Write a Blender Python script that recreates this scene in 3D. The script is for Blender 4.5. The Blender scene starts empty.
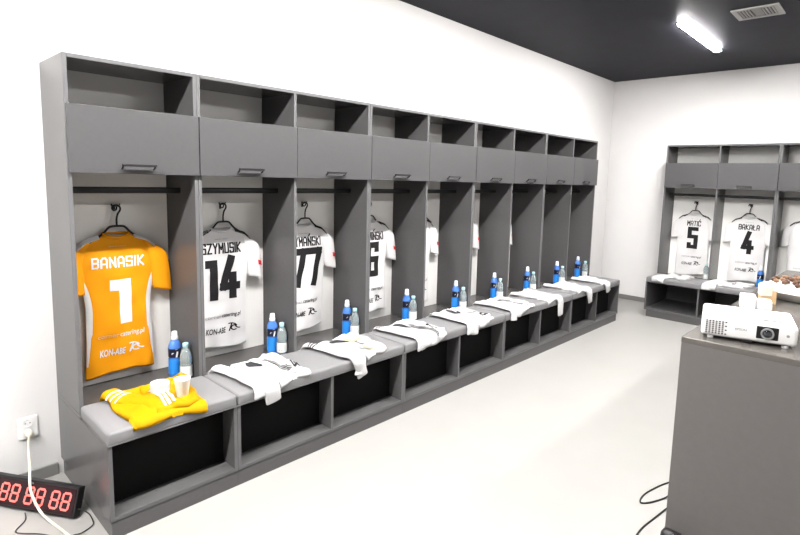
import bpy, bmesh, math, random
from mathutils import Vector, Matrix
random.seed(7)
PI = math.pi
COL = bpy.context.scene.collection

# ------------------------------------------------------------------ materials
def mat(name, col, rough=0.5, spec=0.5, metal=0.0, noise=0.0, nscale=40.0, bump=0.0, trans=0.0, alpha=1.0, coat=0.0, sheen=0.0, wave=None):
    col = tuple(c*.64 for c in col)
    if trans < .5 and not coat: spec *= .4
    m = bpy.data.materials.new(name); m.use_nodes = True
    nt = m.node_tree; b = nt.nodes['Principled BSDF']
    b.inputs['Base Color'].default_value = (*col, 1)
    b.inputs['Roughness'].default_value = rough
    b.inputs['Specular IOR Level'].default_value = spec
    b.inputs['Metallic'].default_value = metal
    b.inputs['Transmission Weight'].default_value = trans
    b.inputs['Alpha'].default_value = alpha
    b.inputs['Coat Weight'].default_value = coat
    b.inputs['Sheen Weight'].default_value = sheen
    if noise or bump:
        tc = nt.nodes.new('ShaderNodeTexCoord'); n = nt.nodes.new('ShaderNodeTexNoise')
        n.inputs['Scale'].default_value = nscale; n.inputs['Detail'].default_value = 4
        nt.links.new(tc.outputs['Object'], n.inputs['Vector'])
        if noise:
            r = nt.nodes.new('ShaderNodeValToRGB')
            r.color_ramp.elements[0].position = .3; r.color_ramp.elements[1].position = .7
            r.color_ramp.elements[0].color = (*[c*(1-noise) for c in col], 1)
            r.color_ramp.elements[1].color = (*[min(1, c*(1+noise)) for c in col], 1)
            nt.links.new(n.outputs['Fac'], r.inputs['Fac']); nt.links.new(r.outputs['Color'], b.inputs['Base Color'])
        if bump:
            bp = nt.nodes.new('ShaderNodeBump'); bp.inputs['Strength'].default_value = bump
            bp.inputs['Distance'].default_value = .002
            nt.links.new(n.outputs['Fac'], bp.inputs['Height']); nt.links.new(bp.outputs['Normal'], b.inputs['Normal'])
    return m
def emit(name, col, s):
    m = bpy.data.materials.new(name); m.use_nodes = True
    b = m.node_tree.nodes['Principled BSDF']
    b.inputs['Base Color'].default_value = (*col, 1)
    b.inputs['Emission Color'].default_value = (*col, 1); b.inputs['Emission Strength'].default_value = s
    return m

LAM = mat('grey_laminate', (.100, .097, .098), .24, .5, noise=.03, nscale=60)
EDGE = mat('laminate_edge', (.125, .123, .126), .45, .4)
DOORM = mat('grey_door_laminate', (.078, .076, .078), .40, .4, noise=.03, nscale=60)
PLATE = mat('seat_plate_laminate', (.095, .090, .088), .22, .5)
CUBBY = mat('cubby_shade_board', (.009, .0088, .009), .6, .1)  # near-black colour holds the shade of the deep bench cubbies
INNER = mat('cubby_laminate', (.085, .083, .084), .35, .4)
BACKM = mat('pale_back_board', (1.0, .98, .95), .5, .3)
VINYL = mat('grey_vinyl', (.215, .211, .215), .45, .4, bump=.15, nscale=350)
PIPE = mat('vinyl_piping', (.14, .137, .14), .4, .4)
BLACKM = mat('black_metal', (.012, .012, .013), .38, .5)
BLACKP = mat('black_plastic', (.016, .015, .016), .4, .5)
CHROME = mat('dark_chrome', (.10, .10, .11), .25, .5, metal=.9)
WALL = mat('wall_paint', (.80, .782, .772), .8, .1, noise=.008, nscale=6, bump=.05)
CEIL = mat('dark_ceiling', (.024, .024, .033), .5, .12, noise=.10, nscale=5)
FLOORM = mat('floor_vinyl', (.345, .332, .318), .42, .35, noise=.02, nscale=3)
BASEB = mat('baseboard_grey', (.22, .215, .205), .45, .3)
WHITEC = mat('white_cloth', (.60, .592, .592), .85, .1, bump=.25, nscale=500)
WHITEJ = mat('white_jersey', (.84, .825, .825), .75, .15, bump=.2, nscale=600)
ORANGE = mat('orange_jersey', (.95, .37, .008), .65, .2, bump=.2, nscale=600)
YELLOW = mat('yellow_cloth', (.50, .265, .002), .7, .15, bump=.2, nscale=500)
PRINTB = mat('black_print', (.018, .017, .018), .6, .3)
PRINTW = mat('white_print', (.88, .87, .86), .6, .3)
PRINTG = mat('grey_print', (.30, .29, .30), .6, .3)
PRINTF = mat('pale_orange_print', (.93, .66, .40), .6, .3)
RED = mat('red_print', (.75, .04, .04), .6, .3)
SOCKG = mat('charcoal_cloth', (.045, .045, .05), .8, .1)
BLUE = mat('blue_label', (.03, .27, .82), .3, .5)
BLUEP = mat('blue_plastic', (.10, .27, .78), .12, .5, trans=.2)
NAVY = mat('navy_label', (.012, .014, .035), .3, .5)
CAPW = mat('white_cap', (.80, .82, .86), .35, .5)
CAPC = mat('cyan_cap', (.48, .80, .84), .35, .5)
PET = mat('clear_bottle', (.80, .92, .94), .06, .5, trans=.72)
WLAB = mat('white_label', (.80, .83, .82), .4, .4)
GRN = mat('green_print', (.25, .55, .30), .5, .3)
LEDOFF = mat('clock_face', (.03, .012, .014), .22, .5)
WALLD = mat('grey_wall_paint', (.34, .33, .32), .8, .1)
CORDW = mat('ivory_cord', (.85, .78, .62), .45, .4)
CORDB = mat('black_cord', (.03, .028, .028), .5, .4)
PLASW = mat('white_plastic', (.86, .855, .85), .35, .4)
PROJM = mat('projector_shell', (.88, .87, .86), .4, .4)
GLASS = mat('lens_glass', (.02, .022, .03), .05, .8, coat=1)
GREYP = mat('grey_plastic', (.30, .30, .30), .4, .5)
VENTM = mat('vent_metal', (.62, .61, .60), .5, .4)
COUNT = mat('counter_laminate', (.140, .130, .126), .45, .45, noise=.03, nscale=30)
CTOP = mat('counter_top', (.120, .110, .10), .17, .5, noise=.04, nscale=30)
KRAFT = mat('kraft_card', (.72, .47, .26), .7, .2)
CREAM = mat('cream_paper', (.90, .82, .68), .7, .2)
CHINA = mat('white_china', (.88, .86, .82), .25, .5)
NUT = mat('brown_snack', (.13, .07, .045), .7, .3, noise=.3, nscale=60)
NUT2 = mat('tan_snack', (.30, .18, .11), .7, .3, noise=.3, nscale=60)
SOAP = mat('beige_bar', (.86, .70, .42), .5, .3)
CUPM = mat('frosted_plastic', (.92, .91, .88), .35, .4)
LAMPM = emit('lamp_diffuser', (1, .985, .97), 660.0)
LAMPN = emit('lamp_diffuser_near', (1, .985, .97), 870.0)  # stronger near the camera to brighten the locker end panel and wall
LAMPF = emit('lamp_diffuser_far', (1, .985, .97), 470.0)
LAMPD = emit('lamp_diffuser_dim', (1, .985, .97), 65.0)
DIG = emit('led_digit', (.85, .15, .13), .11)
DIGD = mat('led_digit_edge', (.45, .10, .10), .4)

# ------------------------------------------------------------------ helpers
def tag(o, label=None, cat=None, group=None, kind=None):
    if label: o['label'] = label
    if cat: o['category'] = cat
    if group: o['group'] = group
    if kind: o['kind'] = kind
    return o
def thing(name, label, cat, loc=(0, 0, 0), rz=0, group=None):
    o = bpy.data.objects.new(name, None); COL.objects.link(o)
    o.empty_display_size = .05
    o.location = loc; o.rotation_euler = (0, 0, rz)
    return tag(o, label, cat, group)
def mk(name, bm, mats, parent=None, smooth=False, bevel=0, seg=2, auto=None, solid=0):
    me = bpy.data.meshes.new(name)
    bm.normal_update()
    bm.to_mesh(me); bm.free()
    for m in (mats if isinstance(mats, (list, tuple)) else [mats]): me.materials.append(m)
    if smooth:
        for p in me.polygons: p.use_smooth = True
    o = bpy.data.objects.new(name, me); COL.objects.link(o)
    if parent: o.parent = parent
    if solid:
        s = o.modifiers.new('solid', 'SOLIDIFY'); s.thickness = solid; s.offset = 0
    if bevel:
        b = o.modifiers.new('bevel', 'BEVEL'); b.width = bevel; b.segments = seg; b.limit_method = 'ANGLE'
        b.angle_limit = math.radians(40)
    return o
def BM(): return bmesh.new()
def box(bm, x0, x1, y0, y1, z0, z1, edge=False):
    vs = [bm.verts.new((x, y, z)) for x in (x0, x1) for y in (y0, y1) for z in (z0, z1)]
    F = [(0, 1, 3, 2), (4, 6, 7, 5), (0, 4, 5, 1), (2, 3, 7, 6), (0, 2, 6, 4), (1, 5, 7, 3)]
    fs = [bm.faces.new([vs[i] for i in f]) for f in F]
    if edge: fs[1].material_index = 1
    return vs
def panel(name, parent, d, m=None, bevel=.0012):
    bm = BM(); box(bm, *d, edge=True)
    return mk(name, bm, [m or LAM, EDGE], parent, bevel=bevel)
def boxo(name, parent, d, m, bevel=0, seg=2, smooth=False):
    bm = BM(); box(bm, *d)
    return mk(name, bm, m, parent, bevel=bevel, seg=seg, smooth=smooth)
def tube(bm, pts, r, n=8, closed=False, mi=0):
    P = [Vector(p) for p in pts]; rings = []
    up = None
    N = len(P)
    for i, p in enumerate(P):
        a = P[(i-1) % N] if (i or closed) else p
        b = P[(i+1) % N] if (i < N-1 or closed) else p
        t = (b-a).normalized()
        if up is None:
            up = Vector((0, 0, 1)) if abs(t.z) < .9 else Vector((1, 0, 0))
        s = t.cross(up).normalized(); up = s.cross(t).normalized()
        rr = r[i] if isinstance(r, (list, tuple)) else r
        rings.append([bm.verts.new(p + (s*math.cos(k*2*PI/n) + up*math.sin(k*2*PI/n))*rr) for k in range(n)])
    for i in range(N if closed else N-1):
        A, B = rings[i], rings[(i+1) % N]
        for k in range(n):
            f = bm.faces.new([A[k], A[(k+1) % n], B[(k+1) % n], B[k]]); f.material_index = mi
    if not closed:
        f = bm.faces.new(rings[0][::-1]); f.material_index = mi
        f = bm.faces.new(rings[-1]); f.material_index = mi
def smooth_path(pts, k=6):
    P = [Vector(p) for p in pts]; out = []
    for i in range(len(P)-1):
        p0 = P[max(i-1, 0)]; p1 = P[i]; p2 = P[i+1]; p3 = P[min(i+2, len(P)-1)]
        for j in range(k):
            t = j/k
            out.append(.5*((2*p1)+(p2-p0)*t+(2*p0-5*p1+4*p2-p3)*t*t+(3*p1-p0-3*p2+p3)*t**3))
    out.append(P[-1]); return out
def lathe(bm, prof, n=20, o=(0, 0, 0), cap=True, mi=0):
    rings = []
    for r, z in prof:
        rings.append([bm.verts.new((o[0]+r*math.cos(k*2*PI/n), o[1]+r*math.sin(k*2*PI/n), o[2]+z)) for k in range(n)])
    for A, B in zip(rings, rings[1:]):
        for k in range(n):
            f = bm.faces.new([A[k], A[(k+1) % n], B[(k+1) % n], B[k]]); f.material_index = mi
    if cap:
        for f in (bm.faces.new(rings[0][::-1]), bm.faces.new(rings[-1])): f.material_index = mi
def kids(o): return [c for c in bpy.data.objects if c.parent == o]
def dup(root, loc, rz, label, group=None):
    r = root.copy(); COL.objects.link(r); r.location = loc; r.rotation_euler = (0, 0, rz)
    r['label'] = label
    if group: r['group'] = group
    for ch in kids(root):
        c = ch.copy(); COL.objects.link(c); c.parent = r
        for g in kids(ch):
            d = g.copy(); COL.objects.link(d); d.parent = c
    return r

# ---- stroke lettering (blocky sports font)
G = {
 'A': [[(0,0),(0,4.8),(1.1,6),(2.9,6),(4,4.8),(4,0)], [(0,2.2),(4,2.2)]],
 'B': [[(0,0),(0,6),(3.2,6),(4,5.3),(4,3.8),(3.3,3.1),(0,3.1)], [(3.3,3.1),(4,2.4),(4,.7),(3.2,0),(0,0)]],
 'C': [[(4,4.6),(4,6),(0,6),(0,0),(4,0),(4,1.4)]],
 'D': [[(0,0),(0,6),(3,6),(4,5),(4,1),(3,0),(0,0)]],
 'E': [[(4,6),(0,6),(0,0),(4,0)], [(0,3.1),(3.4,3.1)]],
 'I': [[(0,0),(0,6)]],
 'K': [[(0,0),(0,6)], [(4,6),(.4,3),(4,0)]],
 'L': [[(0,6),(0,0),(3.6,0)]],
 'M': [[(0,0),(0,6),(2.3,2.4),(4.6,6),(4.6,0)]],
 'N': [[(0,0),(0,6),(4,0),(4,6)]],
 'O': [[(0,0),(0,6),(4,6),(4,0),(0,0)]],
 'P': [[(0,0),(0,6),(4,6),(4,2.8),(0,2.8)]],
 'R': [[(0,0),(0,6),(4,6),(4,3),(0,3)], [(2,3),(4,0)]],
 'S': [[(4,5.0),(4,6),(0,6),(0,3.1),(4,3.1),(4,0),(0,0),(0,1.0)]],
 'T': [[(0,6),(4,6)], [(2,6),(2,0)]],
 'U': [[(0,6),(0,0),(4,0),(4,6)]],
 'Y': [[(0,6),(2,3),(4,6)], [(2,3),(2,0)]],
 'Z': [[(0,6),(4,6),(0,0),(4,0)]],
 '-': [[(.4,3),(2.6,3)]],
 '1': [[(.9,5.35),(2.2,5.35),(2.2,0)]],
 '4': [[(2.4,6),(0,1.5),(4.2,1.5)], [(3,3.2),(3,0)]],
 '5': [[(3.8,6),(0,6),(0,3.4),(3.8,3.4),(3.8,0),(0,0),(0,.8)]],
 '6': [[(3.8,5.1),(3.8,6),(0,6),(0,0),(3.8,0),(3.8,3.0),(0,3.0)]],
 '7': [[(0,6),(4,6),(1.7,0)]],
 '8': [[(0,0),(0,6),(4,6),(4,0),(0,0)], [(0,3),(4,3)]],
}
ACC = {'\u0143': 'N', '\u0106': 'C', '\u015a': 'S'}
def glyph(ch):
    if ch in ACC:
        return G[ACC[ch]] + [[(1.5,7.2),(2.7,8.3)]]
    if ch == '\u0141': return G['L'] + [[(-.9,2.3),(1.8,4)]]
    return G[ch]
def adv(ch): return {'I': 0, 'M': 4.6, '-': 3, '1': 2.8, 'L': 3.6}.get(ACC.get(ch, ch), 4)
def strokes(text, cx, zb, h, wscale=1.0, th=1.15, gap=2.0):
    """list of quads [(u,z)*4] for text centred at cx with baseline zb"""
    k = h/6; kx = k*wscale; x = 0; Q = []
    tot = sum(adv(c) if c != ' ' else 2 for c in text) + gap*(len(text)-1)
    x = -tot/2
    for c in text:
        if c == ' ': x += 2+gap; continue
        for pl in glyph(c):
            for (ax, ay), (bx, by) in zip(pl, pl[1:]):
                A = Vector(((x+ax)*kx, ay*k)); B = Vector(((x+bx)*kx, by*k))
                d = (B-A); L = d.length; d.normalize(); n = Vector((-d.y, d.x))*th*k/2
                e = d*th*k/2*.98
                A -= e; B += e
                m = max(1, int((B-A).length/.018))
                for i in range(m):
                    p = A+(B-A)*(i/m); q = A+(B-A)*((i+1)/m)
                    Q.append([(cx+v.x, zb+v.y) for v in (p-n, q-n, q+n, p+n)])
        x += adv(c)+gap
    return Q
def quads_mesh(Q, f):
    bm = BM()
    for q in Q: bm.faces.new([bm.verts.new(f(*p)) for p in q])
    return bm
def font_mesh(body, f, cx, zb, h, w=None, shear=0, bold=0):
    c = bpy.data.curves.new('lettering', 'FONT'); c.body = body; c.size = 1; c.shear = shear; c.offset = bold
    c.resolution_u = 3
    o = bpy.data.objects.new('lettering', c); COL.objects.link(o)
    dg = bpy.context.evaluated_depsgraph_get()
    me = bpy.data.meshes.new_from_object(o.evaluated_get(dg))
    bpy.data.objects.remove(o); bpy.data.curves.remove(c)
    bm = BM(); bm.from_mesh(me); bpy.data.meshes.remove(me)
    xs = [v.co.x for v in bm.verts]; ys = [v.co.y for v in bm.verts]
    sx0, sx1 = min(xs), max(xs)
    sy = h/.73; sx = (w/(sx1-sx0)) if w else sy
    for v in bm.verts:
        v.co = f(cx+(v.co.x-(sx0+sx1)/2)*sx, zb+v.co.y*sy)
    return bm

# ------------------------------------------------------------------ room
H = 3.01; D = 6.638; XR = 5.8; YN = -3.2
def struct(name, d, m, bevel=0):
    bm = BM(); box(bm, *d)
    return tag(mk(name, bm, m, bevel=bevel), kind='structure')
struct('floor', (-.1, XR+.1, YN-.1, D+.1, -.1, 0), FLOORM)
struct('ceiling', (-.1, XR+.1, YN-.1, D+.1, H, H+.1), CEIL)
struct('wall_left', (-.1, 0, YN-.1, D+.1, 0, H), WALL)
struct('wall_back', (0, XR, D, D+.1, 0, H), WALL)
struct('wall_right', (XR, XR+.1, YN-.1, D+.1, 0, H), WALLD)
struct('wall_front', (0, XR, YN-.1, YN, 0, H), WALLD)
struct('baseboard_left', (0, .014, YN, -.012, 0, .062), BASEB, .003)
struct('baseboard_back', (0.015, .885, D-.014, D, 0, .062), BASEB, .003)

# ------------------------------------------------------------------ lamps, vent
def lamp(loc, label, em=None):
    r = thing('ceiling_lamp', label, 'ceiling light', loc, 0, 'linear ceiling lamps')
    boxo('housing', r, (-.036, .036, -.605, .605, -.010, 0), PLASW, .003)
    boxo('diffuser', r, (-.032, .032, -.60, .60, -.019, -.010), em or LAMPM, .004)
    return r
L0 = lamp((1.567, 4.9, H), 'lit linear ceiling lamp glowing white on the dark ceiling')
for x, y, t in [(1.567, 2.75, 'linear ceiling lamp above the aisle before the long lockers'),
                (1.567, .9, 'linear ceiling lamp over the orange jersey end of the lockers'),
                (1.567, -1.1, 'linear ceiling lamp over the red digit clock end of the room'),
                (1.567, -2.45, 'added unseen fill lamp behind the camera at the end of the room'),  # extra lamp added out of view to brighten end panel and near wall
                (4.25, 4.9, 'linear ceiling lamp beyond the counter at the far end'),
                (4.25, 2.5, 'linear ceiling lamp to the right of the grey counter'),
                (4.25, .1, 'linear ceiling lamp right of the camera position')]:
    lamp((x, y, H), t, (LAMPN if y < 0 else LAMPM) if x < 3 else (LAMPF if y > 2 else LAMPD))
v = thing('ceiling_vent', 'white slatted square air vent set in the dark ceiling', 'vent', (2.132, 4.36, H), 0)
bm = BM()
for d in [(-.165, .165, -.15, -.115, -.012, 0), (-.165, .165, .115, .15, -.012, 0), (-.165, -.125, -.115, .115, -.012, 0), (.125, .165, -.115, .115, -.012, 0)]: box(bm, *d)
mk('frame', bm, VENTM, v, bevel=.002)
boxo('backing', v, (-.125, .125, -.115, .115, -.003, 0), BLACKM)
bm = BM()
for i in range(4):
    box(bm, -.118+i*.022, -.108+i*.022, -.10, .10, -.010, -.003)
    box(bm, .042+i*.022, .052+i*.022, -.10, .10, -.010, -.003)
for i in range(5): box(bm, -.03, .035, -.09+i*.04, -.075+i*.04, -.010, -.003)
mk('slats', bm, VENTM, v)

# ------------------------------------------------------------------ lockers
T = .018; DU = .388; DBN = .77; ZT = 2.1; ZB = .426; ZP = .445; ZC = .492; ZS = .0825
def locker(bays, label, loc, rz, handles=None, ends=(0, 0), black=False):
    """bays: list of bay widths; local x = depth from the wall, y = along the row"""
    Y = [0]
    for b in bays: Y.append(Y[-1]+b)
    W = Y[-1]
    r = thing('locker_unit', label, 'locker', loc, rz, 'grey changing room lockers')
    e = .0006
    boxo('plinth', r, (.02, DBN-.004, .0004+ends[0], W-.0004-ends[1], 0, ZS-.001), LAM, .0005)
    # bench box
    panel('bench_shelf', r, (.002, DBN-.001, T, W-T, ZS, ZS+T), INNER)
    for y in (e, W-T-e): panel('bench_side', r, (.002, DBN, y, y+T, ZS, ZB))
    for y in Y[1:-1]: panel('bench_divider', r, (.02, DBN-.002, y-T/2, y+T/2, ZS+T, ZB-.001), INNER)
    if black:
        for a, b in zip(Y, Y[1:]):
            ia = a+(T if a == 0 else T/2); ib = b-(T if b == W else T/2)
            boxo('bench_back', r, (DBN-.130, DBN-.118, ia+.0004, ib-.0004, ZS+T, ZB-.001), CUBBY)  # board set forward in place of the cubby's deep shade
    else: boxo('bench_back', r, (.004, .016, T, W-T, ZS+T, ZB-.001), LAM)
    panel('seat_plate', r, (.002, DU-.002, e, W-e, ZB, ZP), PLATE)
    bm = BM(); box(bm, DU+.001, DBN+.005, .0015, W-.0015, ZB+.0005, ZC-.003)
    cu = mk('seat_cushion', bm, VINYL, r, bevel=.014, seg=4, smooth=True)
    bm = BM(); tube(bm, [(DU+.03, .002, ZB+.004), (DBN+.003, .002, ZB+.004), (DBN+.003, W-.002, ZB+.004), (DU+.03, W-.002, ZB+.004)], .003, 6)
    mk('piping', bm, PIPE, cu, smooth=True)
    # upper cabinet
    for y in (e, W-T-e): panel('side_panel', r, (.002, DU, y, y+T, ZP, ZT))
    panel('top_panel', r, (.002, DU, T+e, W-T-e, ZT-T, ZT))
    boxo('back_panel', r, (.006, .019, T, W-T, ZP, ZT-T), BACKM)
    for y in Y[1:-1]: panel('divider_panel', r, (.02, DU-.001, y-T/2, y+T/2, ZP+.001, ZT-T))
    for i in range(len(bays)):
        a, b = Y[i], Y[i+1]
        ia = a+(T if i == 0 else T/2); ib = b-(T if i == len(bays)-1 else T/2)
        panel('shelf', r, (.02, DU-.004, ia, ib, 1.858, 1.876))
        panel('shelf', r, (.02, DU-.004, ia, ib, 1.592, 1.610))
        ga = .004 if i == 0 else .0012; gb = .001 if i == len(bays)-1 else .0012
        bm = BM(); box(bm, DU+.0015, DU+.0205, a+ga, b-gb, 1.579, 1.8825)
        dr = mk('door', bm, DOORM, r, bevel=.0015)
        hx = DU+.0205; hy = a+.287 if bays[i] < .595 else a+.285
        if len(bays) == 2 and handles: hy = a+handles[i]
        bm = BM()
        box(bm, hx+.022, hx+.031, hy-.078, hy+.078, 1.615, 1.627)
        for s in (-1, 1): tube(bm, [(hx-.001, hy+s*.071, 1.604), (hx+.012, hy+s*.071, 1.606), (hx+.026, hy+s*.071, 1.620)], .0045, 6)
        mk('handle', bm, BLACKM, dr, bevel=.002)
        bm = BM()
        box(bm, DU-.04, DU-.01, hy-.11, hy-.05, 1.580, 1.592)
        mk('door_catch', bm, BLACKP, r)
        # flat oval rail
        bm = BM(); n = 16
        R = [[bm.verts.new((.2+.009*math.cos(k*2*PI/n), y, 1.495+.0165*math.sin(k*2*PI/n))) for k in range(n)] for y in (ia, ib)]
        for k in range(n): bm.faces.new([R[0][k], R[0][(k+1) % n], R[1][(k+1) % n], R[1][k]])
        mk('clothes_rail', bm, BLACKM, r, smooth=True)
        # double coat hook on the back board
        c = (a+b)/2
        bm = BM()
        box(bm, .019, .023, c-.006, c+.006, 1.376, 1.410)
        tube(bm, smooth_path([(.022, c, 1.385), (.045, c, 1.384), (.060, c, 1.390), (.066, c, 1.404)]), .0042, 8)
        for s in (-1, 1):
            tube(bm, smooth_path([(.023, c, 1.404), (.036, c+s*.012, 1.404), (.046, c+s*.019, 1.410), (.050, c+s*.020, 1.417)]), .0035, 8)
        mk('coat_hook', bm, BLACKM, r, smooth=False)
    return r
Y0 = .001
UL = [
 ([.588], 'single grey locker bay nearest the camera, end of the long row, holding the orange jersey'),
 ([.6, .6], 'double grey locker of the long row holding white jerseys 14 and 77'),
 ([.6, .6], 'double grey locker in the middle of the long row holding white jersey 6'),
 ([.6, .6], 'double grey locker of the long row, last but one before the far wall'),
 ([.6, .6], 'double grey locker at the far end of the long row, next to the room corner'),
]
bays = []     # (y start, width)
y = Y0
for w, lab in UL:
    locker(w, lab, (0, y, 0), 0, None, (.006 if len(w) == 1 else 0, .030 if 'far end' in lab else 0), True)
    for q in w: bays.append((y, q)); y += q
RZ = -PI/2; FX = .90
locker([.6, .6], 'grey locker against the far wall holding white jerseys 5 and 4', (FX, D, 0), RZ, None, (.03, 0))
locker([.6, .6], 'grey locker against the far wall, partly hidden behind the grey counter at right', (FX+1.201, D, 0), RZ)
def far(u): return (FX+u, D, 0)

# ------------------------------------------------------------------ hangers and jerseys
def hanger(label, loc, rz):
    r = thing('clothes_hanger', label, 'hanger', loc, rz, 'black hangers on locker hooks')
    x = .056
    bm = BM()
    hk = [(x, -.016, 1.386), (x, -.019, 1.396), (x, -.010, 1.408), (x, .006, 1.410), (x, .018, 1.399), (x, .018, 1.383), (x, .006, 1.362), (x, 0, 1.335), (x, 0, 1.298)]
    tube(bm, smooth_path(hk), .0052, 8)
    mk('hook', bm, BLACKM, r, smooth=True)
    bm = BM()
    tube(bm, smooth_path([(x, -.135, 1.215), (x, -.075, 1.255), (x, -.044, 1.288), (x, -.030, 1.297), (x, 0, 1.299), (x, .030, 1.297), (x, .044, 1.288), (x, .075, 1.255), (x, .135, 1.215)]), .006, 8)
    mk('shoulder_bar', bm, BLACKP, r, smooth=True)
    return r

def sm(a, b, t):
    t = max(0, min(1, (t-a)/(b-a))); return t*t*(3-2*t)
class Jersey:
    def __init__(s, seed, hem=.50, du=0.0, ws=1.0):
        s.ws = ws
        s.ph = seed*1.7; s.zh = hem; s.du = du; s.xc = .053; s.d = .023
    def zt(s, u):
        a = abs(u)
        if a < .062: return 1.254-.014*(1-(a/.062)**2)
        return 1.254-(a-.062)*.33-max(0, a-.15)*.6
    def w(s, t): return s.ws*.163+.008*math.sin(t*5+s.ph)*(1-t)+.037*sm(.5, .95, t)
    def hemz(s, u): return s.zh+.012*math.sin(u*14+s.ph)+.03*u
    def wr(s, u, t):
        return (.006*(1-t)*math.sin(u*48+s.ph)+.0025*math.sin(u*30+t*16+s.ph*2)+.002*math.sin(t*34-u*18+s.ph))
    def pt(s, t, fr, front=1):
        w = s.w(t); u = fr*w
        zh = s.hemz(u); z = zh+t*(s.zt(u)-zh)
        k = (max(0, 1-abs(fr)**2.6))**(1/2.6)
        df = math.sqrt(max(0, 1-sm(.80, 1.0, t)*.93))
        x = s.xc+front*s.d*k*df+(s.wr(u, t)*k*df if front > 0 else 0)
        return Vector((x, u+s.du, z))
    def surf(s, u, z, off=.0036):
        u0 = u
        zh = s.hemz(u0); t = max(0, min(1, (z-zh)/(s.zt(u0)-zh)))
        fr = max(-.995, min(.995, u0/s.w(t)))
        p = s.pt(t, fr); p.x += off; p.z = z
        return p
def jersey(label, loc, rz, seed, number, name, base, ink, orange=False, du=0, hem=.50, patch=True, numw=.92, name_w=.78, tu=0, left=False):
    r = thing('football_jersey', label, 'jersey', loc, rz, 'jerseys hanging in the lockers')
    J = Jersey(seed, hem, du, 1.12 if left else 1.0)
    # torso
    bm = BM(); NA, NT = 104, 60
    rows = []
    for i in range(NT+1):
        t = i/NT; row = []
        for k in range(NA):
            a = 2*PI*k/NA
            row.append(bm.verts.new(J.pt(t, math.cos(a), 1 if math.sin(a) >= 0 else -1)))
        rows.append(row)
    for A, B in zip(rows, rows[1:]):
        for k in range(NA): bm.faces.new([A[k], A[(k+1) % NA], B[(k+1) % NA], B[k]])
    bmesh.ops.remove_doubles(bm, verts=bm.verts, dist=.0002)
    mk('torso', bm, base, r, smooth=True, solid=.0012)
    # sleeves
    for sgn in (-1, 1):
        bm = BM(); n = 24
        if sgn > 0: path = [(.168, 1.205, .050), (.196, 1.165, .060), (.211, 1.09, .056), (.220, 1.01, .052), (.226, .930, .050)]
        elif left: path = [(-.168, 1.205, .050), (-.192, 1.165, .058), (-.206, 1.09, .054), (-.216, 1.01, .050), (-.222, .945, .048)]
        else: path = [(-.160, 1.205, .046), (-.180, 1.165, .046), (-.186, 1.09, .040), (-.186, 1.02, .036), (-.184, .945, .035)]
        path = smooth_path([(u, z, w) for u, z, w in path], 4)
        rings = []
        for i, (u, z, w) in enumerate(path):
            f = i/(len(path)-1)
            tilt = .25*sgn+.45*(1-f)*sgn
            ring = []
            for k in range(n):
                a = 2*PI*k/n
                c = math.copysign(abs(math.cos(a))**.8, math.cos(a)); q = math.sin(a)
                wob = 1+.12*math.sin(3*a+seed+f*3)
                ring.append(bm.verts.new((J.xc+.002+q*(.012+.010*f)*wob+.010*f*(1 if sgn > 0 else -.4), du+u+c*w, z-c*w*tilt*.9)))
            rings.append(ring)
        for A, B in zip(rings, rings[1:]):
            for k in range(n): bm.faces.new([A[k], A[(k+1) % n], B[(k+1) % n], B[k]])
        mk('sleeve', bm, base, r, smooth=True, solid=.0012)
        def sl(f, c, off=.0025):
            i = f*(len(path)-1); i0 = min(int(i), len(path)-2); g = i-i0
            u, z, w = [path[i0][m]*(1-g)+path[i0+1][m]*g for m in range(3)]
            tilt = .25*sgn+.45*(1-f)*sgn
            a = math.acos(max(-1, min(1, math.copysign(abs(c)**(1/.8), c))))
            wob = 1+.12*math.sin(3*a+seed+f*3)
            return Vector((J.xc+.002+math.sin(a)*(.012+.010*f)*wob+.010*f*(1 if sgn > 0 else -.4)+off, du+u+c*w, z-c*w*tilt*.9))
        def strip(f0, f1, c0, c1, nf=8, nc=6):
            b2 = BM()
            V = [[b2.verts.new(sl(f0+(f1-f0)*i/nf, c0+(c1-c0)*j/nc)) for j in range(nc+1)] for i in range(nf+1)]
            for i in range(nf):
                for j in range(nc): b2.faces.new([V[i][j], V[i][j+1], V[i+1][j+1], V[i+1][j]])
            return b2
        if patch and sgn > 0:
            if not orange:
                mk('sleeve_patch', strip(.62, .72, .35, .97), RED, r, smooth=True)
        # shoulder stripes, wrapping over the shoulder onto the sleeve
        bm = BM()
        for q in range(3):
            pts = []
            for i in range(10):
                u = sgn*(.085+.0115*i); pts.append(Vector((J.xc+.006+.0065*q, du+u, J.zt(u)+.0034-.0060*q)))
            tube(bm, pts, .0040 if orange else .0028, 6)
        mk('shoulder_stripes', bm, PRINTW if orange else PRINTB, r, smooth=True)
    # collar: band round the neck opening
    bm = BM()
    ring = [(J.xc+.021*math.sin(a), du+.064*math.cos(a), 1.249+(.012*math.cos(a)**2)-.010*math.sin(a)) for a in [2*PI*k/28 for k in range(28)]]
    tube(bm, ring, .0065, 8, closed=True)
    mk('collar', bm, base, r, smooth=True)
    f = lambda u, z: J.surf(u+tu, z)
    if name: mk('player_name', quads_mesh(strokes(name, 0, 1.083 if orange else 1.108, .050 if orange else .057, name_w*(1 if orange else .78), 1.05, 2.3), f), ink, r)
    nk = (.205 if orange else .228)/6*numw; tot = sum(adv(q) for q in number)+2.2*(len(number)-1); nx = -tot/2
    for q in number:
        mk('number', quads_mesh(strokes(q, (nx+adv(q)/2)*nk, .800 if orange else .838, .205 if orange else .228, numw, 1.75 if orange else 1.30, 2.2), lambda u, z: J.surf(u+abs(tu)*(1 if number == '77' else 2*(1 if tu > 0 else -1)), z)), ink, r)
        nx += adv(q)+2.2
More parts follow.
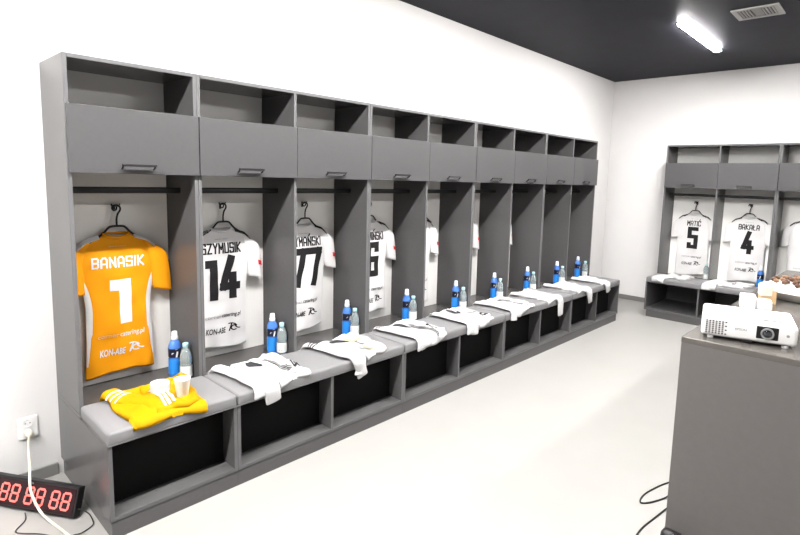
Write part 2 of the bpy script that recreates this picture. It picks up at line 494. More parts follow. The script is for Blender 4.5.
    # small motto line under the collar
    mk('motto', font_mesh('zawsze razem', f, 0, 1.190, .009, .085), PRINTF if orange else PRINTG, r)
    zo = .700
    mk('sponsor_text', font_mesh('corner', f, -.062, zo, .024, .10), PRINTF if orange else PRINTG, r)
    mk('sponsor_text', font_mesh('catering.pl', f, .056, zo, .027, .125, .15, .012), ink, r)
    zo = .602
    mk('sponsor_text', font_mesh('KON-ABE', f, -.045, zo, .036, .125, .2, .02), ink, r)
    bm = quads_mesh([], f)
    arc = lambda cx, cz, rr, a0, a1, th, n=10: [[(cx+(rr+o)*math.cos(a), cz+(rr+o)*.8*math.sin(a)) for a, o in ((a0+(a1-a0)*i/n, -th), (a0+(a1-a0)*(i+1)/n, -th), (a0+(a1-a0)*(i+1)/n, th), (a0+(a1-a0)*i/n, th))] for i in range(n)]
    Q = arc(.073, zo+.022, .019, .2*PI, 1.75*PI, .0045)+arc(.052, zo+.020, .040, .15*PI, .62*PI, .004)+arc(.108, zo+.040, .030, .9*PI, 1.55*PI, .004)
    Q += [[(.036, zo+.002), (.045, zo+.002), (.062, zo+.050), (.054, zo+.050)]]
    bm = quads_mesh(Q, f)
    mk('sponsor_emblem', bm, ink, r)
    if orange:
        for sgn in (-1, 1):
            bm = BM(); V = []
            for i in range(25):
                t = .10+.68*i/24
                wd = .15*math.sin(PI*min(1, (t-.08)/.74))**.8*(1 if t > .3 else .75)+.02
                V.append([bm.verts.new(J.pt(t, sgn*(.985-wd*j/4))+Vector((.0022, sgn*.001, 0))) for j in range(5)])
            for i in range(24):
                for j in range(4): bm.faces.new([V[i][j], V[i][j+1], V[i+1][j+1], V[i+1][j]])
            mk('side_panel', bm, PRINTW, r, smooth=True)
    return r
rowlab = [None]*9
JS = [
 (0, '1', 'BANASIK', 'orange goalkeeper jersey lettered BANASIK number 1 hanging in the nearest locker', True, -.006, .498, .78),
 (1, '14', 'SZYMUSIK', 'white jersey lettered SZYMUSIK number 14 hanging right of the orange jersey', False, -.016, .510, .74),
 (2, '77', 'SZYMA\u0143SKI', 'white jersey number 77 with red sleeve patch hanging in the third locker', False, -.012, .510, .74),
 (3, '6', 'KAMI\u0143SKI', 'white jersey number 6 half hidden by the divider of the fourth locker', False, .012, .520, .74),
 (4, '', 'K', 'white jersey showing only its right side and sleeve in the fifth locker', False, -.045, .515, .74),
 (5, '', '', 'white jersey seen as a narrow strip with red sleeve patch in the sixth locker', False, -.030, .515, .74),
 (6, '', '', 'white jersey of which only a sleeve tip shows in the seventh locker', False, -.035, .515, .74),
]
for i, num, nm, lab, org, du, hem, nw in JS:
    y0, w = bays[i]; c = y0+w/2
    jersey(lab, (0, c, 0), 0, i+1, num, nm, ORANGE if org else WHITEJ, PRINTW if org else PRINTB, org, du, hem, name_w=nw, patch=True, tu=0 if org else (-.006 if i == 1 else -.012 if i == 2 else .006), numw=1.0 if org else .56)
    hanger('black hanger on a hook holding the ' + ['orange number 1 jersey', 'white number 14 jersey', 'white number 77 jersey', 'white number 6 jersey', 'white jersey in the fifth locker', 'white jersey in the sixth locker', 'white jersey in the seventh locker'][i], (0, c, 0), 0)
FJ = [(.3, '5', 'MATI\u0106', 'white jersey lettered MATI\u0106 number 5 hanging on the far wall', .0),
      (.9, '4', 'BAKA\u0141A', 'white jersey lettered BAKA\u0141A number 4 hanging on the far wall', .01),
      (1.5, '', 'N', 'white jersey cut off by the right picture edge above the counter', .0)]
for k, (u, num, nm, lab, du) in enumerate(FJ):
    jersey(lab, far(u), RZ, 11+k, num, nm, WHITEJ, PRINTB, False, du, .475, patch=False, name_w=.80, numw=.54, left=True)
    hanger('black hanger on the far wall holding the ' + ['number 5 jersey', 'number 4 jersey', 'jersey at the right picture edge'][k], far(u), RZ)

# ------------------------------------------------------------------ bottles
def blue_bottle():
    r = thing('sports_drink_bottle', '', 'bottle')
    bm = BM()
    lathe(bm, [(.030, 0), (.034, .006), (.034, .02), (.0325, .03), (.034, .04), (.034, .105), (.031, .112), (.034, .12), (.0345, .165), (.032, .185), (.024, .205), (.016, .216), (.0145, .225)], 24)
    mk('bottle_body', bm, BLUEP, r, smooth=True)
    bm = BM(); lathe(bm, [(.0346, .024), (.0346, .108)], 24, cap=False); mk('label', bm, BLUE, r, smooth=True)
    bm = BM(); lathe(bm, [(.0346, .118), (.0352, .168)], 24, cap=False); sl = mk('sleeve_label', bm, NAVY, r, smooth=True)
    # white mark on the dark label, towards the room
    fm = lambda a, z: Vector((.0360*math.cos(a), .0360*math.sin(a), z))
    Q = [[(-.85, .136), (.10, .136), (.10, .143), (-.85, .143)], [(-.85, .143), (-.60, .143), (.02, .166), (-.25, .166)], [(-.30, .120), (-.05, .120), (.12, .152), (-.13, .152)]]
    mk('label_mark', quads_mesh(Q, fm), PRINTW, sl)
    bm = BM(); lathe(bm, [(.0165, .214), (.0185, .216), (.0185, .232), (.016, .236), (.016, .252), (.013, .262), (.004, .263)], 20)
    mk('sport_cap', bm, CAPW, r, smooth=True)
    return r
def water_bottle():
    r = thing('water_bottle', '', 'bottle')
    bm = BM()
    lathe(bm, [(.026, 0), (.0315, .006), (.0315, .03), (.031, .04), (.0315, .095), (.029, .102), (.0315, .11), (.0315, .135), (.029, .155), (.022, .175), (.0145, .188), (.0125, .200)], 24)
    mk('bottle_body', bm, PET, r, smooth=True)
    bm = BM(); lathe(bm, [(.0321, .030), (.0321, .092)], 24, cap=False); lb = mk('label', bm, WLAB, r, smooth=True)
    fm = lambda a, z: Vector((.0326*math.cos(a), .0326*math.sin(a), z))
    mk('label_mark', quads_mesh([[(-.9, .038), (-.35, .038), (-.35, .050), (-.9, .050)]], fm), RED, lb)
    mk('label_mark', quads_mesh([[(-.8, .066), (.3, .066), (.3, .076), (-.8, .076)]], fm), GRN, lb)
    bm = BM(); lathe(bm, [(.0135, .194), (.0155, .196), (.0155, .214), (.014, .217), (.003, .218)], 20)
    mk('cap', bm, CAPC, r, smooth=True)
    return r
BB = blue_bottle(); WB = water_bottle()
BPOS = [((.199, .520), (.308, .534)), ((.216, 1.129), (.303, 1.144)), ((.236, 1.729), (.318, 1.734)), ((.250, 2.334), (.314, 2.344)), ((.276, 2.932), (.360, 2.934)), ((.264, 3.544), (.334, 3.544)), ((.275, 4.134), (.348, 4.134)), ((.290, 4.744), (.359, 4.744)), ((.255, 5.334), (.353, 5.334))]
where = ['below the orange number 1 jersey', 'in the locker of the number 14 jersey', 'in the locker of the number 77 jersey', 'in the locker of the number 6 jersey', 'in the fifth locker of the long row', 'in the sixth locker of the long row', 'in the seventh locker of the long row', 'in the last but one long-row locker', 'in the last long-row locker']
for i, (b, w) in enumerate(BPOS):
    lb = 'blue sports drink bottle with white cap ' + where[i]; lw = 'clear water bottle with white label ' + where[i]
    if i == 0:
        BB.location = (*b, ZP); BB['label'] = lb; BB['group'] = 'bottles in the lockers'
        WB.location = (*w, ZP); WB['label'] = lw; WB['group'] = 'bottles in the lockers'
    else:
        dup(BB, (*b, ZP), random.uniform(-.3, .3), lb); dup(WB, (*w, ZP), random.uniform(-.3, .3), lw)
dup(WB, (1.425, 6.42, ZP), -1.4, 'clear water bottle beside the number 5 jersey on the far wall')
dup(BB, (2.005, 6.40, ZP), -1.4, 'blue sports drink bottle beside the number 4 jersey on the far wall')

# ------------------------------------------------------------------ folded kit on the benches
XA, RA = .756, .022
def dr(s, u, h):
    """point at arclength s from the wall, u along the bench, h above the seat; cloth drops over the front edge"""
    if s <= .365: return Vector((s, u, ZP+.001+h))
    if s < .400: return Vector((s, u, ZP+.001+(ZC-ZP)*sm(.365, .400, s)+h))
    if s <= XA: return Vector((s, u, ZC+.0005+h))
    a = (s-XA)/RA
    if a < PI/2:
        return Vector((XA+(RA+h)*math.sin(a), u, ZC+.0005-RA+(RA+h)*math.cos(a)))
    return Vector((XA+RA+h, u, ZC-RA-(s-XA-RA*PI/2)))
def bil(q, a, b):
    return [(q[0][m]*(1-a)+q[1][m]*a)*(1-b)+(q[3][m]*(1-a)+q[2][m]*a)*b for m in (0, 1)]
class Cloth:
    def __init__(s, quad, th, seed, base=0): s.q = quad; s.t = th; s.p = seed; s.b = base
    def h(s, a, b):
        e = min(a, 1-a, b, 1-b)/.05
        k = math.sqrt(max(0, 1-(1-min(1, e))**2))
        n = .0060*math.sin(a*9+s.p+b*4)+.0035*math.sin(b*13-a*5+s.p*2)+.0025*math.sin(a*23+b*17+s.p)
        fold = .005*math.exp(-((b-.5+.08*math.sin(a*6+s.p))/.05)**2)
        return k*max(.003, s.t+n+fold)
    def P(s, a, b, off=0):
        w = .03*math.sin(a*5+s.p)*(b-.5)
        x, u = bil(s.q, a, b)
        x += .010*math.sin(b*7+s.p)*(1 if a > .5 else -.6)*abs(a-.5)*2; u += .008*math.sin(a*8+s.p)
        return dr(x, u, s.b+s.h(a, b)+off)
    def mesh(s, n=46):
        bm = BM(); V = [[bm.verts.new(s.P(i/n, j/n)) for j in range(n+1)] for i in range(n+1)]
        Wv = [[None]*(n+1) for _ in range(n+1)]
        for i in range(n+1):
            for j in range(n+1):
                if i in (0, n) or j in (0, n): Wv[i][j] = V[i][j]
                else:
                    x, u = bil(s.q, i/n, j/n); Wv[i][j] = bm.verts.new(dr(x, u, s.b*.5+.0005))
        for i in range(n):
            for j in range(n):
                bm.faces.new([V[i][j], V[i+1][j], V[i+1][j+1], V[i][j+1]])
                try: bm.faces.new([Wv[i][j], Wv[i][j+1], Wv[i+1][j+1], Wv[i+1][j]])
                except ValueError: pass
        return bm
def sock_fn(path, w, th, seed, base=0):
    S = smooth_path([(p[0], p[1], p[2] if len(p) > 2 else 1) for p in path], 6); N = len(S)-1
    def P(f, c, off=0, grow=1):
        i = f*N; i0 = min(int(i), N-1); g = i-i0
        p = S[i0]*(1-g)+S[i0+1]*g; d = (S[i0+1]-S[i0]); d = Vector((d.x, d.y)).normalized(); n = Vector((-d.y, d.x))
        ww = w*p.z*(1+.06*math.sin(f*17+seed))*grow
        end = math.sqrt(max(0, 1-(1-min(1, min(f, 1-f)/.025))**2))
        hh = base+(th*(.75+.25*math.sin(f*9+seed))*math.sqrt(max(0, 1-c*c))*(.35+.65*end))
        ww *= (.86+.14*end)
        return dr(p.x+n.x*ww*c, p.y+n.y*ww*c, max(.0008, hh+off*math.sqrt(max(0, 1-c*c))+.0012*math.sin(f*40+c*4+seed)*math.sqrt(max(0, 1-c*c))))
    return P
def sock(parent, path, w, th, seed, m, stripe, sm_, base=0):
    P = sock_fn(path, w, th, seed, base); n, k = 40, 14
    bm = BM()
    V = [[bm.verts.new(P(i/n, -math.cos(PI*j/k))) for j in range(k+1)] for i in range(n+1)]
    for i in range(n):
        for j in range(k): bm.faces.new([V[i][j], V[i][j+1], V[i+1][j+1], V[i+1][j]])
    W0 = [[V[i][0], V[i][k]] for i in range(n+1)]
    for i in range(n): bm.faces.new([W0[i][0], W0[i+1][0], W0[i+1][1], W0[i][1]])
    bm.faces.new(V[0]); bm.faces.new(V[n][::-1])
    o = mk('sock', bm, m, parent, smooth=True)
    if stripe:
        bm = BM()
        for f0 in stripe:
            f1 = f0+.020
            A = [bm.verts.new(P(f0, -math.cos(PI*j/k), .002, 1.02)) for j in range(k+1)]; B = [bm.verts.new(P(f1, -math.cos(PI*j/k), .002, 1.02)) for j in range(k+1)]
            for j in range(k): bm.faces.new([A[j], A[j+1], B[j+1], B[j]])
        mk('cuff_stripes', bm, sm_, o, smooth=True)
    return o
def shorts(label, loc, rz, quad, seed, num, m=WHITEC, ink=PRINTB, th=.012, stripes=True, waist=True, group='folded shorts on the benches'):
    th = th*1.25
    r = thing('folded_shorts', label, 'shorts', loc, rz, group)
    C = Cloth(quad, th, seed)
    mk('cloth', C.mesh(), m, r, smooth=True)
    q2 = [bil(quad, .10, .40), bil(quad, .93, .36), bil(quad, .90, .95), bil(quad, .06, .97)]
    C2 = Cloth(q2, th*.8, seed+2.2, th*.75)
    mk('folded_leg', C2.mesh(46), m, r, smooth=True)
    C1 = C; C = C2
    f = lambda a, b: C.P(a, b, .0052)
    if num:
        # digits read from the front of the bench: right = +u (b), up = towards the wall (-a)
        Q = strokes(num, .68, -.93, .28, 1.1, 1.35)
        mk('number', quads_mesh([[(-z, b) for b, z in q] for q in Q], f), ink, r)
    if stripes:
        bm = BM()
        for k in range(3):
            b0 = (.10+.075*k) if ink is PRINTB else (.10+.10*k); n = 24; sw = .040 if ink is PRINTB else .060
            V = [[bm.verts.new(f(.30+.65*i/n, b0+db+.12*i/n)) for db in (0, sw)] for i in range(n+1)]
            for i in range(n): bm.faces.new([V[i][0], V[i][1], V[i+1][1], V[i+1][0]])
        mk('side_stripes', bm, ink, r)
    if waist:
        bm = BM(); V = []
        for i in range(9):
            t = i/8; hw = .13*math.sin(PI*min(1, .12+t*.95))
            V.append([bm.verts.new(C1.P(.16+.30*t, .30+.08*t+hw*c, .0042)) for c in (-1, -.4, .3, 1)])
        for i in range(8):
            for j in range(3): bm.faces.new([V[i][j], V[i][j+1], V[i+1][j+1], V[i+1][j]])
        mk('waist_lining', bm, SOCKG, r, smooth=True)
    return r
def socks(label, loc, rz, p1, p2, seed, m=WHITEC, ink=PRINTB, w=.042, th=.024, st=(.16, .20, .24), base=.012):
    r = thing('sock_pair', label, 'socks', loc, rz, 'sock pairs on the benches')
    sock(r, p1, w, th, seed, m, st, ink, base)
    sock(r, p2, w*.92, th*.9, seed+2, m, None, ink, base)
    return r
wb = ['', 'below the number 14 jersey', 'below the number 77 jersey', 'below the number 6 jersey', 'on the fifth bench seat', 'on the sixth bench seat', 'on the seventh bench seat', 'on the last but one bench seat', 'on the last long-row bench seat']
KIT = {  # bay: shorts quad (s,u in bay), number, sock paths (s,u,width factor)
 1: ([(.36, .14), (.80, .24), (.775, .44), (.32, .46)], '14', [(.33, .07, .8), (.42, .085), (.54, .12), (.66, .145), (.78, .18, 1.1), (.862, .195, 1.15)], [(.46, .10), (.57, .11), (.68, .115), (.815, .125, 1.1)]),
 2: ([(.36, .13), (.80, .27), (.765, .45), (.34, .49)], '', [(.36, .06, .55), (.43, .10, .9), (.54, .13), (.68, .135), (.79, .185), (.885, .215)], [(.44, .13), (.56, .18), (.68, .20), (.80, .20), (.87, .19)]),
 3: ([(.36, .12), (.86, .17), (.80, .44), (.34, .46)], '6', [(.37, .08, .6), (.43, .10, .9), (.55, .12), (.70, .14), (.84, .15)], [(.45, .11), (.56, .15), (.68, .18), (.82, .20)]),
 4: ([(.36, .14), (.83, .20), (.78, .43), (.36, .43)], '8', [(.34, .10, .7), (.41, .105), (.54, .11), (.70, .11), (.84, .10)], [(.45, .13), (.58, .15), (.72, .16), (.85, .15)]),
 5: ([(.35, .08), (.82, .18), (.78, .45), (.33, .49)], '', [(.36, .08, .8), (.48, .12), (.62, .13), (.76, .11), (.84, .10)], [(.46, .14), (.60, .19), (.72, .19), (.82, .17)]),
 6: ([(.36, .06), (.80, .10), (.78, .33), (.35, .40)], '', [(.37, .06, .7), (.46, .09), (.58, .15), (.70, .25), (.80, .31), (.94, .325, .9)], [(.48, .12), (.60, .20), (.72, .29), (.82, .33), (.90, .33)]),
 7: ([(.37, .10), (.79, .12), (.78, .34), (.42, .50)], '', [(.38, .10, .7), (.46, .11), (.58, .16), (.70, .24), (.80, .335), (.91, .38, .9)], [(.48, .13), (.60, .20), (.72, .29), (.82, .37), (.88, .39)]),
 8: ([(.38, .16), (.78, .10), (.77, .26), (.42, .44)], '', [(.40, .12, .7), (.48, .12), (.58, .13), (.70, .15), (.80, .20), (.86, .22, .9)], [(.48, .15), (.60, .17), (.72, .20), (.80, .235), (.85, .25)]),
}
for i, (q, num, p1, p2) in KIT.items():
    L = (0, bays[i][0], 0)
    shorts('folded white shorts with dark lining ' + wb[i], L, 0, q, i*1.3, num, waist=i in (1, 2, 3, 4), stripes=i in (1, 2, 3, 4, 5))
    socks('pair of white football socks laid over shorts ' + wb[i], L, 0, p1, p2, i*.9, st=(.16, .20, .24) if i in (2, 3, 4) else None, base=.013)
# yellow kit
L = (0, 0, 0)
shorts('folded yellow shorts with white stripes on the nearest bench seat', L, 0, [(.36, .10), (.785, .095), (.80, .42), (.36, .50)], .6, '', YELLOW, PRINTW, .016, True, False)
socks('pair of rolled yellow socks with white stripes on the yellow shorts', L, 0,
      [(.375, .13, .9), (.45, .145, 1.1), (.53, .19, 1.1), (.63, .225), (.70, .235, .8)], [(.38, .41, .8), (.40, .46, .9), (.42, .475, .7)], 1.1, YELLOW, PRINTW, .046, .034, (.20, .27, .34), .014)
c = thing('plastic_cup', 'frosted white plastic cup standing on the yellow shorts', 'cup', (.66, .365, ZC+.024))
bm = BM(); lathe(bm, [(.024, 0), (.026, .003), (.036, .085), (.0375, .087), (.0365, .089), (.034, .085), (.024, .004)], 24); mk('cup_wall', bm, CUPM, c, smooth=True)
c = thing('tape_roll', 'roll of white tape lying among the yellow kit', 'tape', (.545, .305, ZC+.032))
bm = BM(); lathe(bm, [(.022, 0), (.042, 0), (.044, .003), (.044, .042), (.042, .045), (.022, .045), (.022, 0)], 24, cap=False); mk('tape_body', bm, WHITEC, c, smooth=False)
bm = BM(); lathe(bm, [(.0195, .001), (.0225, .001), (.0225, .044), (.0195, .044), (.0195, .001)], 24, cap=False); mk('core', bm, CREAM, c)
for k, (x, y, rz) in enumerate([(.52, 1.54, .5), (.70, 1.55, .35)]):
    bm = BM(); box(bm, -.035, .035, -.05, .05, 0, .022 if k else .030)
    o = mk('beige_bar', bm, SOAP, bevel=.008, seg=3, smooth=True); o.location = (x, y, ZC+.020); o.rotation_euler = (0, 0, rz)
    tag(o, ['beige bar on the white shorts below jersey 77, nearer the wall', 'beige bar on the white shorts below jersey 77, nearer the seat front'][k], 'bar', 'beige bars on white shorts')
# far kits
shorts('folded white shorts on the far wall bench below the number 5 jersey', far(0), RZ, [(.40, .24), (.66, .22), (.70, .43), (.42, .46)], 3.3, '', waist=False, stripes=False)
socks('white sock pair on the far wall bench left of folded shorts below jersey 5', far(0), RZ, [(.42, .22), (.52, .19), (.64, .14), (.77, .12), (.81, .12)], [(.44, .25), (.54, .22), (.66, .19), (.77, .17), (.80, .16)], 2.2, st=None, base=.002, w=.05)
shorts('folded white shorts with black marks on the far wall bench below jersey 4', far(.6), RZ, [(.38, .16), (.72, .17), (.72, .44), (.40, .50)], 4.1, '', waist=False, stripes=True)
socks('white sock pair on the far wall bench below the number 4 jersey', far(.6), RZ, [(.42, .14), (.52, .12), (.64, .09), (.77, .08), (.82, .08)], [(.44, .18), (.54, .16), (.66, .14), (.77, .13), (.81, .13)], 5.2, st=None, base=.012, w=.05)

# ------------------------------------------------------------------ counter and things on it
CT = .95; CX0, CX1, CY0, CY1 = 2.503, 3.75, 1.731, 4.42
r = thing('island_counter', 'large grey laminate counter filling the lower right, projector on top', 'counter', (CX0, CY0, 0))
cw, cl = CX1-CX0, CY1-CY0
boxo('worktop', r, (0, cw, 0, cl, CT-.024, CT), CTOP, .0015)
boxo('front_panel', r, (.001, cw-.001, .001, .020, 0, CT-.0245), COUNT, .001)
boxo('side_panel', r, (.001, .020, .0205, cl-.001, 0, CT-.0245), COUNT, .001)
boxo('side_panel', r, (cw-.020, cw-.001, .0205, cl-.001, 0, CT-.0245), COUNT, .001)
boxo('back_panel', r, (.0205, cw-.0205, cl-.020, cl-.001, 0, CT-.0245), COUNT, .001)

p = thing('projector', 'white video projector with lens facing the camera on the grey counter', 'projector', (2.700, 1.959, CT), math.radians(13.5))
p.scale = (1.15, 1.15, 1.15)
bm = BM(); vs = box(bm, -.151, .151, -.117, .117, .012, .088)
for vtx in bm.verts:
    if vtx.co.z > .05 and vtx.co.y < 0: vtx.co.z -= .006
bmesh.ops.bevel(bm, geom=[e for e in bm.edges if abs(e.verts[0].co.z-e.verts[1].co.z) > .04], offset=.016, segments=5, affect='EDGES', profile=.6)
mk('shell', bm, PROJM, p, bevel=.012, seg=4, smooth=True)
boxo('base_plate', p, (-.128, .128, -.100, .100, .008, .0125), GREYP)
fy = -.1172
bm = BM()
for i in range(7):
    for j in range(7):
        if i == 6 and j % 2: continue
        x = -.136+i*.0105; z = .022+j*.0074
        box(bm, x, x+.0062, fy-.0008, fy+.006, z, z+.0046)
mk('vent_grille', bm, BLACKP, p)
boxo('lens_recess', p, (.026, .094, fy-.0012, fy+.01, .026, .072), BLACKP, .002)
bm = BM()
def ringy(bm, cx, cz, prof, n=28):
    R = [[bm.verts.new((cx+rr*math.cos(k*2*PI/n), yy, cz+rr*math.sin(k*2*PI/n))) for k in range(n)] for rr, yy in prof]
    for A, B in zip(R, R[1:]):
        for k in range(n): bm.faces.new([A[k], A[(k+1) % n], B[(k+1) % n], B[k]])
    bm.faces.new(R[-1])
ringy(bm, .060, .047, [(.021, fy), (.021, fy-.007), (.0175, fy-.008), (.016, fy-.004), (.0001, fy-.004)])
mk('lens_ring', bm, GREYP, p, smooth=False)
bm = BM(); ringy(bm, .060, .047, [(.0145, fy-.004), (.012, fy-.007), (.007, fy-.009), (.0001, fy-.0095)])
mk('lens', bm, GLASS, p, smooth=True)
mk('maker_lettering', font_mesh('EPSON', lambda a, z: Vector((a, fy-.0008, z)), -.022, .046, .0085, .036, 0, .02), GREYP, p)
bm = BM(); ringy(bm, .122, .048, [(.005, fy+.002), (.005, fy-.001), (.0001, fy-.001)]); mk('remote_sensor', bm, GREYP, p)
boxo('foot_lever', p, (-.016, .016, fy-.002, fy+.012, .006, .014), BLACKP, .001)
for x, yy in ((-.118, -.098), (.118, -.098), (-.118, .098), (.118, .098)):
    bm = BM(); lathe(bm, [(.009, 0), (.011, .002), (.011, .010)], 14, (x, yy, 0)); mk('foot', bm, PLASW, p)
boxo('zoom_slider', p, (.045, .105, -.072, -.050, .084, .0865), GREYP, .001)
bm = BM()
for i in range(4): box(bm, -.06+i*.018, -.048+i*.018, .02, .032, .0875, .0895)
mk('buttons', bm, GREYP, p, bevel=.001)

b = thing('socket_strip', 'small white plastic socket block behind the projector on the counter', 'socket block', (2.585, 2.62, CT), .25)
boxo('tall_block', b, (-.045, .030, -.05, .05, 0, .070), PLASW, .008, 3)
boxo('low_block', b, (.031, .105, -.045, .045, 0, .050), PLASW, .010, 3)
bm = BM()
for x in (-.03, 0): box(bm, x, x+.012, -.03, -.02, .0698, .0708)
box(bm, .045, .070, -.02, -.010, .0498, .0508)
mk('slots', bm, GREYP, b)

b = thing('cardboard_box', 'small open beige cardboard box beside the white platter', 'box', (2.632, 2.84, CT), .35)
b.scale = (.84, .84, .92)
bm = BM(); box(bm, -.045, .045, -.045, .045, 0, .085); mk('carton', bm, KRAFT, b, bevel=.002)
boxo('paper_liner', b, (-.049, .020, -.049, .049, .045, .108), CREAM, .006)

pl = thing('serving_platter', 'round white serving platter heaped with brown snacks at the right edge', 'platter', (2.80, 3.17, CT))
bm = BM(); lathe(bm, [(.19, 0), (.215, .004), (.262, .050), (.270, .054), (.266, .058), (.235, .040), (.20, .034), (.001, .034)], 48); mk('dish', bm, CHINA, pl, smooth=True)
bm = BM(); n = 60
R = []
for rr, z in [(.232, .040), (.225, .068), (.17, .080), (.001, .086)]:
    R.append([bm.verts.new((rr*(1+.03*math.sin(k*1.9))*math.cos(k*2*PI/n), rr*(1+.03*math.sin(k*1.9))*math.sin(k*2*PI/n), z+.006*math.sin(k*1.4))) for k in range(n)])
for A, B in zip(R, R[1:]):
    for k in range(n): bm.faces.new([A[k], A[(k+1) % n], B[(k+1) % n], B[k]])
bm.faces.new(R[-1])
mk('paper_napkin', bm, WHITEC, pl, smooth=True)
prot = []
for k in range(3):
    bm = BM(); bmesh.ops.create_icosphere(bm, subdivisions=2, radius=1)
    for vtx in bm.verts:
        q = vtx.co.copy(); f = 1+.18*math.sin(q.x*4+k)+.14*math.sin(q.y*5+k*2)+.1*math.sin(q.z*6)
        vtx.co = Vector((q.x*.019*f, q.y*.014*f, q.z*.012*f))
    prot.append(bm)
pm = []
for k, bm in enumerate(prot):
    o = mk('snack', bm, NUT if k < 2 else NUT2, smooth=True); pm.append(o)
idx = 0
for ring, cnt in ((0.045, 5), (.095, 10), (.145, 15), (.19, 16)):
    for j in range(cnt):
        a = 2*PI*j/cnt+ring*9
        o = pm[idx] if idx < 3 else pm[idx % 3].copy()
        if idx >= 3: COL.objects.link(o)
        idx += 1
        o.location = (2.80+ring*math.cos(a), 3.17+ring*math.sin(a), CT+.096+.012*(1-ring/.2)+random.uniform(0, .006))
        o.rotation_euler = (random.uniform(-.4, .4), random.uniform(-.4, .4), random.uniform(0, 6))
        tag(o, 'small brown snack piece heaped on the white platter', 'snack', 'snack pieces on the white platter')

# ------------------------------------------------------------------ clock, socket, cords
n = Vector((.514, -.857, 0)); ex = Vector((.857, .514, 0))
B0 = Vector((.505, -.072, 0)); CW, CH, CD = .545, .134, .036
tl = math.radians(17); up = Vector((0, 0, 1))*math.cos(tl)-n*math.sin(tl); nn = n*math.cos(tl)+Vector((0, 0, 1))*math.sin(tl)
org = B0-ex*CW
ck = thing('led_clock', 'black digital wall clock with red digits standing on the floor', 'clock', org)
M = Matrix((ex, -nn, up)).transposed().to_4x4()
lift = CD*math.sin(tl)+.002
def cb(name, d, m, bevel=0, parent=None):
    bm = BM(); box(bm, *d); bmesh.ops.transform(bm, matrix=Matrix.Translation((0, 0, lift))@M, verts=bm.verts)
    return mk(name, bm, m, parent or ck, bevel=bevel)
cb('housing', (0, CW, 0, CD, 0, CH), BLACKP, .002)
cb('display_face', (.010, CW-.010, -.002, .0005, .010, CH-.010), LEDOFF)
SEG = {'a': (0, 1, 1, 1), 'b': (1, .5, 1, 1), 'c': (1, 0, 1, .5), 'd': (0, 0, 1, 0), 'e': (0, 0, 0, .5), 'f': (0, .5, 0, 1), 'g': (0, .5, 1, .5)}
for pair in range(3):
    for dg in range(2):
        bm = BM(); dx = .126+pair*.140+dg*.060; dz = .030; w, h = .038, .072
        for s, (x0, z0, x1, z1) in SEG.items():
            A = Vector((dx+x0*w+z0*h*.12, dz+z0*h)); Bq = Vector((dx+x1*w+z1*h*.12, dz+z1*h))
            d = (Bq-A).normalized(); nq = Vector((-d.y, d.x))*.0050; A = A+d*.005; Bq = Bq-d*.005
            q = [A-nq*.9, Bq-nq*.9, Bq+d*.004, Bq+nq*.9, A+nq*.9, A-d*.004]
            lo = [bm.verts.new((v_.x, -.0035, v_.y)) for v_ in q]
            hi = [bm.verts.new((v_.x, -.0018, v_.y)) for v_ in q]
            bm.faces.new(lo)
            for i in range(6): bm.faces.new([lo[i], hi[i], hi[(i+1) % 6], lo[(i+1) % 6]])
        bmesh.ops.recalc_face_normals(bm, faces=bm.faces)
        bmesh.ops.transform(bm, matrix=Matrix.Translation((0, 0, lift))@M, verts=bm.verts)
        mk('digit', bm, DIG, ck)
cb('brand_plate', (.275, .300, -.003, -.0015, CH-.016, CH-.009), GREYP)

so = thing('wall_socket', 'white double power socket on the wall left of the lockers', 'socket', (0, -.132, .295))
boxo('cover_plate', so, (0, .010, -.042, .042, -.056, .056), PLASW, .004, 3)
bm = BM()
for z in (.024, -.026):
    R = [[bm.verts.new((x, rr*math.cos(k*2*PI/24), z+rr*math.sin(k*2*PI/24))) for k in range(24)] for rr, x in ((.021, .0101), (.021, .014), (.018, .014), (.017, .0105), (.0001, .0105))]
    for A, B in zip(R, R[1:]):
        for k in range(24): bm.faces.new([A[k], A[(k+1) % 24], B[(k+1) % 24], B[k]])
mk('outlet', bm, PLASW, so)
bm = BM()
for s in (-1, 1): box(bm, .0104, .0112, s*.0095-.003, s*.0095+.003, .021, .027)
box(bm, .0104, .013, -.004, .004, .040, .044)
mk('pin_holes', bm, GREYP, so)
pc = thing('power_cord', 'ivory power cord plugged into the wall socket, hanging over the clock', 'cord', (0, -.132, .269))
bm = BM(); R = []
for x, rr in ((.011, .0165), (.020, .0175), (.034, .016), (.044, .011), (.046, .003)):
    R.append([bm.verts.new((x, rr*math.cos(k*2*PI/20), rr*math.sin(k*2*PI/20))) for k in range(20)])
for A, B in zip(R, R[1:]):
    for k in range(20): bm.faces.new([A[k], A[(k+1) % 20], B[(k+1) % 20], B[k]])
bm.faces.new(R[-1])
mk('plug', bm, CORDW, pc, smooth=True)
def rel(P, o): return [Vector(q)-Vector(o) for q in P]
bm = BM()
WP = [(.038, -.132, .264), (.050, -.140, .240), (.056, -.142, .20), (.10, -.150, .168), (.19, -.165, .166), (.265, -.181, .158), (.296, -.186, .113), (.337, -.180, .068), (.39, -.165, .026), (.473, -.142, .0075), (.574, -.122, .006), (.70, -.105, .006)]
tube(bm, smooth_path(rel(WP, pc.location)), .0055, 8)
mk('cable', bm, CORDW, pc, smooth=True)
bm = BM()
tube(bm, smooth_path([(.285, -.210, .0040), (.351, -.222, .004), (.395, -.258, .004), (.42, -.268, .004), (.448, -.252, .004), (.507, -.199, .004), (.58, -.158, .004), (.66, -.14, .004)]), .0026, 6)
tag(mk('thin_cord', bm, CORDB, smooth=True), 'thin black cord curling on the floor under the clock', 'cord')
bm = BM()
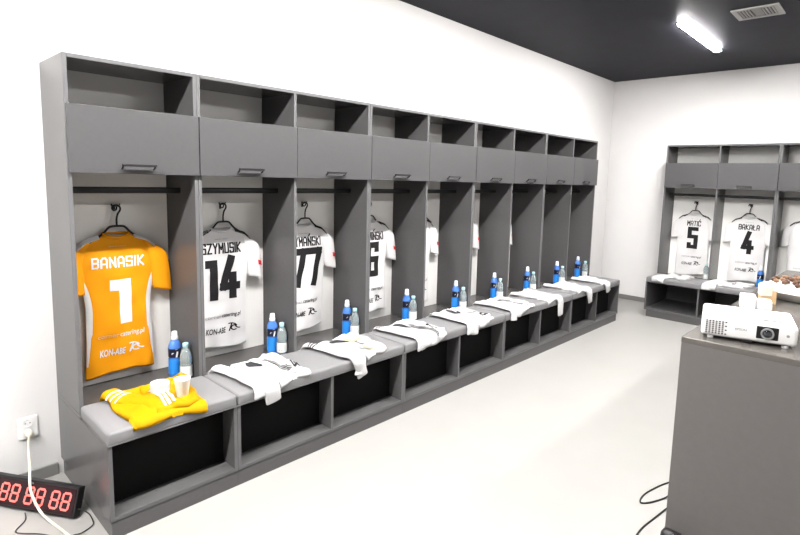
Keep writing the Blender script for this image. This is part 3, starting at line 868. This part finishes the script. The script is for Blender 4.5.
tube(bm, smooth_path([(.506, -.052, .050), (.522, -.040, .048), (.545, -.020, .030), (.575, -.014, .008), (.602, -.024, .004), (.625, -.072, .004), (.63, -.105, .012), (.63, -.14, .0045), (.60, -.20, .004)]), .0028, 6)
tag(mk('thin_cord', bm, CORDB, smooth=True), 'black cord leaving the right end of the clock beside the locker', 'cord')
bm = BM()
tube(bm, smooth_path([(2.50, 2.45, .004), (2.44, 2.35, .004), (2.36, 2.20, .004), (2.315, 2.02, .005), (2.325, 1.93, .005), (2.36, 1.96, .005), (2.40, 2.05, .005), (2.425, 2.13, .009), (2.46, 2.16, .013), (2.465, 2.09, .009), (2.44, 1.98, .004), (2.42, 1.84, .004), (2.405, 1.72, .004), (2.41, 1.60, .004)]), .004, 6)
tag(mk('looped_cable', bm, CORDB, smooth=True), 'black cable looped on the floor at the left side of the counter', 'cable')
ad = thing('power_adapter', 'black rounded power adapter standing on the floor at the counter foot', 'adapter', (2.548, 1.650, 0))
boxo('adapter_body', ad, (-.035, .055, -.03, .03, .001, .104), BLACKP, .022, 4, True)
bm = BM(); tube(bm, smooth_path([(.05, 0, .016), (.10, -.01, .008), (.22, .01, .004), (.40, -.02, .004)]), .004, 6); mk('lead', bm, CORDB, ad, smooth=True)

# ------------------------------------------------------------------ camera, render look
cd = bpy.data.cameras.new('camera'); cam = bpy.data.objects.new('camera', cd); COL.objects.link(cam)
yaw, pit, rol = .7339, -.1190, .0295
fw = Vector((-math.sin(yaw)*math.cos(pit), math.cos(yaw)*math.cos(pit), math.sin(pit)))
rt = Vector((math.cos(yaw), math.sin(yaw), 0)); u_ = rt.cross(fw)
r2 = math.cos(rol)*rt+math.sin(rol)*u_; u2 = -math.sin(rol)*rt+math.cos(rol)*u_
cam.matrix_world = Matrix(((r2.x, u2.x, -fw.x, 3.1662), (r2.y, u2.y, -fw.y, -.6738), (r2.z, u2.z, -fw.z, 1.5968), (0, 0, 0, 1)))
cd.sensor_width = 36; cd.lens = 526.89/800*36
cd.shift_x = -26.99/800; cd.shift_y = -25.48/800
cd.clip_start = .02
sc = bpy.context.scene; sc.camera = cam
w = bpy.data.worlds.new('world'); w.use_nodes = True; sc.world = w
w.node_tree.nodes['Background'].inputs['Color'].default_value = (.5, .5, .5, 1)
w.node_tree.nodes['Background'].inputs['Strength'].default_value = .0
sc.view_settings.view_transform = 'Standard'; sc.view_settings.look = 'None'
sc.view_settings.exposure = 0.0; sc.view_settings.gamma = 1
sc.view_settings.use_curve_mapping = False
sc.cycles.max_bounces = 10; sc.cycles.diffuse_bounces = 6
